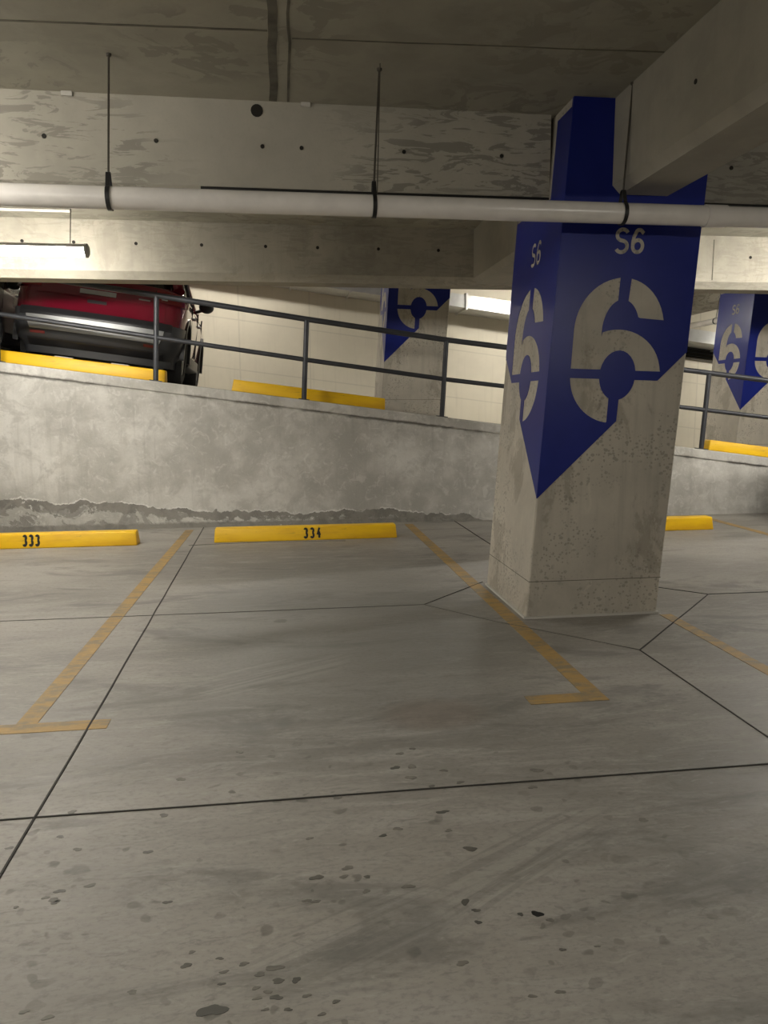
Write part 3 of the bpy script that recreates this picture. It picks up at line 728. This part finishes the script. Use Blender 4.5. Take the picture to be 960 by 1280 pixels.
def make_car(name, paint, label, mz=1.25):
    root = tag(empty(name), label, 'car')
    bm = bmesh.new(); rings = []
    for z, w, y0, y1 in LAY:
        ring = [rear_pt(z, math.radians(90 - 180 * i / 28)) for i in range(29)] + [rear_pt(z, math.radians(-90 + 180 * i / 28), 0, True) for i in range(29)]
        rings.append([bm.verts.new(p) for p in ring])
    n = len(rings[0])
    for a, b in zip(rings, rings[1:]):
        for k in range(n): bm.faces.new((a[k], a[(k + 1) % n], b[(k + 1) % n], b[k]))
    bm.faces.new(rings[0][::-1]); bm.faces.new(rings[-1])
    body = build('body', bm, paint, root)
    cs = []
    for wy in WY:
        for s in (-1, 1):
            b = bmesh.new(); lathe(b, [(s * .64, .415), (s * 1.1, .415)], 'x', 40, (0, wy, WR)); cs.append(build('cut', b, None, root))
    boolean(body, cs)
    for p in body.data.polygons: p.use_smooth = True
    body.data.set_sharp_from_angle(angle=math.radians(30))
    # glasshouse, roof, pillars
    def house(zs, grow, name, mat):
        bm = bmesh.new(); rr = []
        for z, w, ya, yb in zs:
            ring = []
            for i in range(40):
                t = 2 * math.pi * i / 40; c, s = math.cos(t), math.sin(t)
                ring.append(bm.verts.new(((w + grow) * sg(c) * abs(c) ** .42, (ya + yb) / 2 + ((yb - ya) / 2 + grow) * sg(s) * abs(s) ** .42, z)))
            rr.append(ring)
        for a, b in zip(rr, rr[1:]):
            for k in range(40): bm.faces.new((a[k], a[(k + 1) % 40], b[(k + 1) % 40], b[k]))
        bm.faces.new(rr[0][::-1]); bm.faces.new(rr[-1])
        return build(name, bm, mat, root, True)
    house([(1.07, .85, .26, 3.42), (1.25, .81, .36, 3.0), (1.42, .74, .50, 2.66), (1.53, .69, .56, 2.45)], 0, 'windows', M['glass'])
    house([(1.50, .71, .50, 2.52), (1.56, .70, .48, 2.45), (1.61, .64, .58, 2.3), (1.635, .5, .75, 2.1)], 0, 'roof', paint)
    for s in (-1, 1):
        for pts, r in (([(s * .845, 3.36, 1.08), (s * .70, 2.50, 1.53)], .035), ([(s * .862, 1.95, 1.08), (s * .72, 1.85, 1.53)], .03), ([(s * .83, .42, 1.08), (s * .69, .66, 1.53)], .075)):
            bm = bmesh.new(); tube(bm, pts, r, 10); build('roof_pillar', bm, paint if r > .03 else M['clad'], root, True)
        bm = bmesh.new(); tube(bm, [(s * .66, .7, 1.63), (s * .68, .8, 1.68), (s * .68, 2.2, 1.68), (s * .66, 2.3, 1.63)], .016, 8); build('roof_bar', bm, M['clad'], root, True)
        # sills and arches
        bm = bmesh.new(); hexa(bm, [(s * .80, 1.3, .22), (s * .945, 1.3, .26), (s * .945, 3.07, .26), (s * .80, 3.07, .22), (s * .80, 1.3, .42), (s * .945, 1.3, .40), (s * .945, 3.07, .40), (s * .80, 3.07, .42)]); bevel(bm, .012, 2); build('sill', bm, M['clad'], root, True)
        for wy in WY:
            bm = bmesh.new(); v = []
            for i in range(25):
                t = math.radians(-8 + 196 * i / 24)
                v.append([bm.verts.new((s * xx, wy + r * math.cos(t), WR + r * math.sin(t))) for xx, r in ((.90, .405), (.957, .405), (.957, .47), (.90, .47))])
            for a, b in zip(v, v[1:]):
                for k in range(4): bm.faces.new((a[k], a[(k + 1) % 4], b[(k + 1) % 4], b[k]))
            bm.faces.new(v[0]); bm.faces.new(v[-1][::-1])
            build('wheel_arch', bm, M['clad'], root, True)
            bm = bmesh.new(); lathe(bm, [(s * .70, .20), (s * .70, .315), (s * .715, .345), (s * .78, .355), (s * .87, .355), (s * .915, .34), (s * .925, .30), (s * .915, .235), (s * .86, .225)], 'x', 36)
            wl = build('wheel', bm, M['tyre'], root, True); wl.location = (0, wy, WR)
            bm = bmesh.new(); lathe(bm, [(s * .85, .232), (s * .905, .232), (s * .90, .20), (s * .87, .19)], 'x', 30)
            for k in range(5):
                t = 2 * math.pi * k / 5; c, q = math.cos(t), math.sin(t)
                P = lambda r, u: (r * c - u * q, r * q + u * c)
                o4 = [P(.03, -.035), P(.21, -.03), P(.21, .03), P(.03, .035)]
                hexa(bm, [(s * .865, *o4[0]), (s * .865, *o4[1]), (s * .865, *o4[2]), (s * .865, *o4[3]), (s * .905, *o4[0]), (s * .898, *o4[1]), (s * .898, *o4[2]), (s * .905, *o4[3])])
            lathe(bm, [(s * .86, .06), (s * .908, .055)], 'x', 16)
            build('rim', bm, M['rim'], wl, True)
        # mirrors
        bm = bmesh.new(); bmesh.ops.create_uvsphere(bm, u_segments=20, v_segments=12, radius=1)
        for q in bm.verts: q.co = Vector((s * (1.0 + .11 * q.co.x), 2.93 + .075 * q.co.y + .02 * q.co.x, mz + .095 * q.co.z))
        tube(bm, [(s * .84, 2.95, mz - .10), (s * .95, 2.94, mz - .05)], .025, 8)
        build('side_mirror', bm, M['clad'], root, True)
        for yh in (1.42, 2.42):
            bm = bmesh.new(); tube(bm, [(s * .94, yh, .90), (s * .965, yh + .02, .905), (s * .965, yh + .17, .905), (s * .94, yh + .19, .90)], .012, 8); build('door_handle', bm, M['silver'], root, True)
        bm = bmesh.new()
        bm.free()
        for yd in (1.28, 2.28, 3.12):
            bm = bmesh.new(); box(bm, s * .925, s * .946, yd, yd + .006, .42, 1.06); build('door_seam', bm, M['clad'], root)
    bm = bmesh.new(); box(bm, -.62, .62, .25, 4.1, .15, .42); bevel(bm, .04, 2); build('underbody', bm, M['clad'], root)
    # rear
    skin('rear_bumper', root, M['clad2'], .17, .65, -.94, .94, .014, .03, nx=40)
    skin('bumper_strip', root, M['clad'],   .575, .665, -.80, .80, .024, .02)
    skin('skid_plate', root, M['silver'], .425, .575, -.72, .72, .026, .02, taper=.06)
    skin('lower_trim', root, M['clad'], .25, .335, -.72, .72, .022, .02)
    skin('tailgate', root, paint, .675, 1.07, -.72, .72, .010, .02)
    skin('license_plate', root, M['plate'], .875, .925, -.19, .19, .018, .014)
    skin('tailgate_handle', root, M['clad'], .775, .81, -.10, .10, .022, .014)
    skin('tailgate_crease', root, paint, .835, .86, -.66, .66, .022, .014)
    skin('model_badge', root, M['silver'], .89, .905, .43, .55, .016, .006, nx=4, nz=2)
    for s in (-1, 1):
        a, b = sorted((s * .60, s * .935))
        skin('tail_lamp', root, M['tail'], .90, 1.05, a, b, .022, .02)
        a, b = sorted((s * .66, s * .72)); skin('painted_glint', root, M['lampclear'], .93, 1.01, a, b, .026, .012, nx=4, nz=2)  # small white strips paint the glints on the tail lamps
        a, b = sorted((s * .52, s * .68)); skin('reflector', root, M['reflector'], .375, .405, a, b, .022, .012)
    # front
    skin('front_bumper', root, M['clad2'], .26, .52, -.90, .90, .014, .03, nx=40, front=True)
    skin('radiator_grille', root, M['clad'], .56, .80, -.5, .5, .012, .02, front=True)
    for s in (-1, 1):
        a, b = sorted((s * .56, s * .90)); skin('headlamp', root, M['lampclear'], .70, .86, a, b, .012, .02, front=True)
    return root
for x, l in ((-2.46, 'small pale wedge chock behind the yellow ramp stop, by the red car\'s left wheel'), (-1.85, 'small pale wedge chock behind the yellow ramp stop, under the middle of the red car')):
    ck = tag(empty('wheel_chock', (x, 8.99, deck(x) - .005)), l, 'chock', 'pale chocks behind the red car')
    bm = bmesh.new(); prism(bm, [(0, 0), (.17, 0), (.17, .035), (.05, .155), (0, .155)], lambda u, v, d: (d, u + .03, v), -.10, .10); bevel(bm, .008, 2)
    build('wedge', bm, M['patch'], ck); ck.rotation_euler = (0, SL, 0)
red = make_car('suv', M['red'], 'red car with black bumper and silver skid plate, parked on the ramp')
red.location = (-2.13, 8.93, deck(-2.13)); red.rotation_euler = (0, SL, math.radians(2.5))
silver = make_car('suv', M['silverpaint'], 'silver car at the left edge, parked nose to the wall beside the red car', 1.04)
silver.location = (-4.47, 13.3, deck(-4.47)); silver.rotation_euler = (0, -SL, math.pi)
dark = make_car('suv', M['darkpaint'], 'dark car corner at the right edge, parked against the low wall')
dark.location = (6.62, 8.24, 0); dark.rotation_euler = (0, 0, math.pi)
dark.rotation_euler = (0, 0, math.pi)

# ------------------------------------------------------------------ camera and world
cam = bpy.data.cameras.new('camera'); co = bpy.data.objects.new('camera', cam); COL.objects.link(co)
yaw, pitch, roll = (math.radians(a) for a in (7.605, 8.044, -.288))
fwd = Vector((math.sin(yaw) * math.cos(pitch), math.cos(yaw) * math.cos(pitch), -math.sin(pitch)))
rgt = Vector((math.cos(yaw), -math.sin(yaw), 0)); up = rgt.cross(fwd)
r2 = rgt * math.cos(roll) + up * math.sin(roll); u2 = -rgt * math.sin(roll) + up * math.cos(roll)
co.matrix_world = Matrix(((r2.x, u2.x, -fwd.x, 0), (r2.y, u2.y, -fwd.y, 0), (r2.z, u2.z, -fwd.z, 1.35), (0, 0, 0, 1)))
cam.sensor_fit = 'HORIZONTAL'; cam.sensor_width = 36; cam.lens = 36 * 935 / 960; cam.clip_start = .05
SC.camera = co
w = bpy.data.worlds.new('world'); SC.world = w; w.use_nodes = True
w.node_tree.nodes['Background'].inputs[0].default_value = (.05, .05, .045, 1); w.node_tree.nodes['Background'].inputs[1].default_value = .3
SC.view_settings.view_transform = 'Standard'; SC.view_settings.look = 'None'; SC.view_settings.gamma = 1; SC.view_settings.use_curve_mapping = False
SC.view_settings.exposure = 2.15
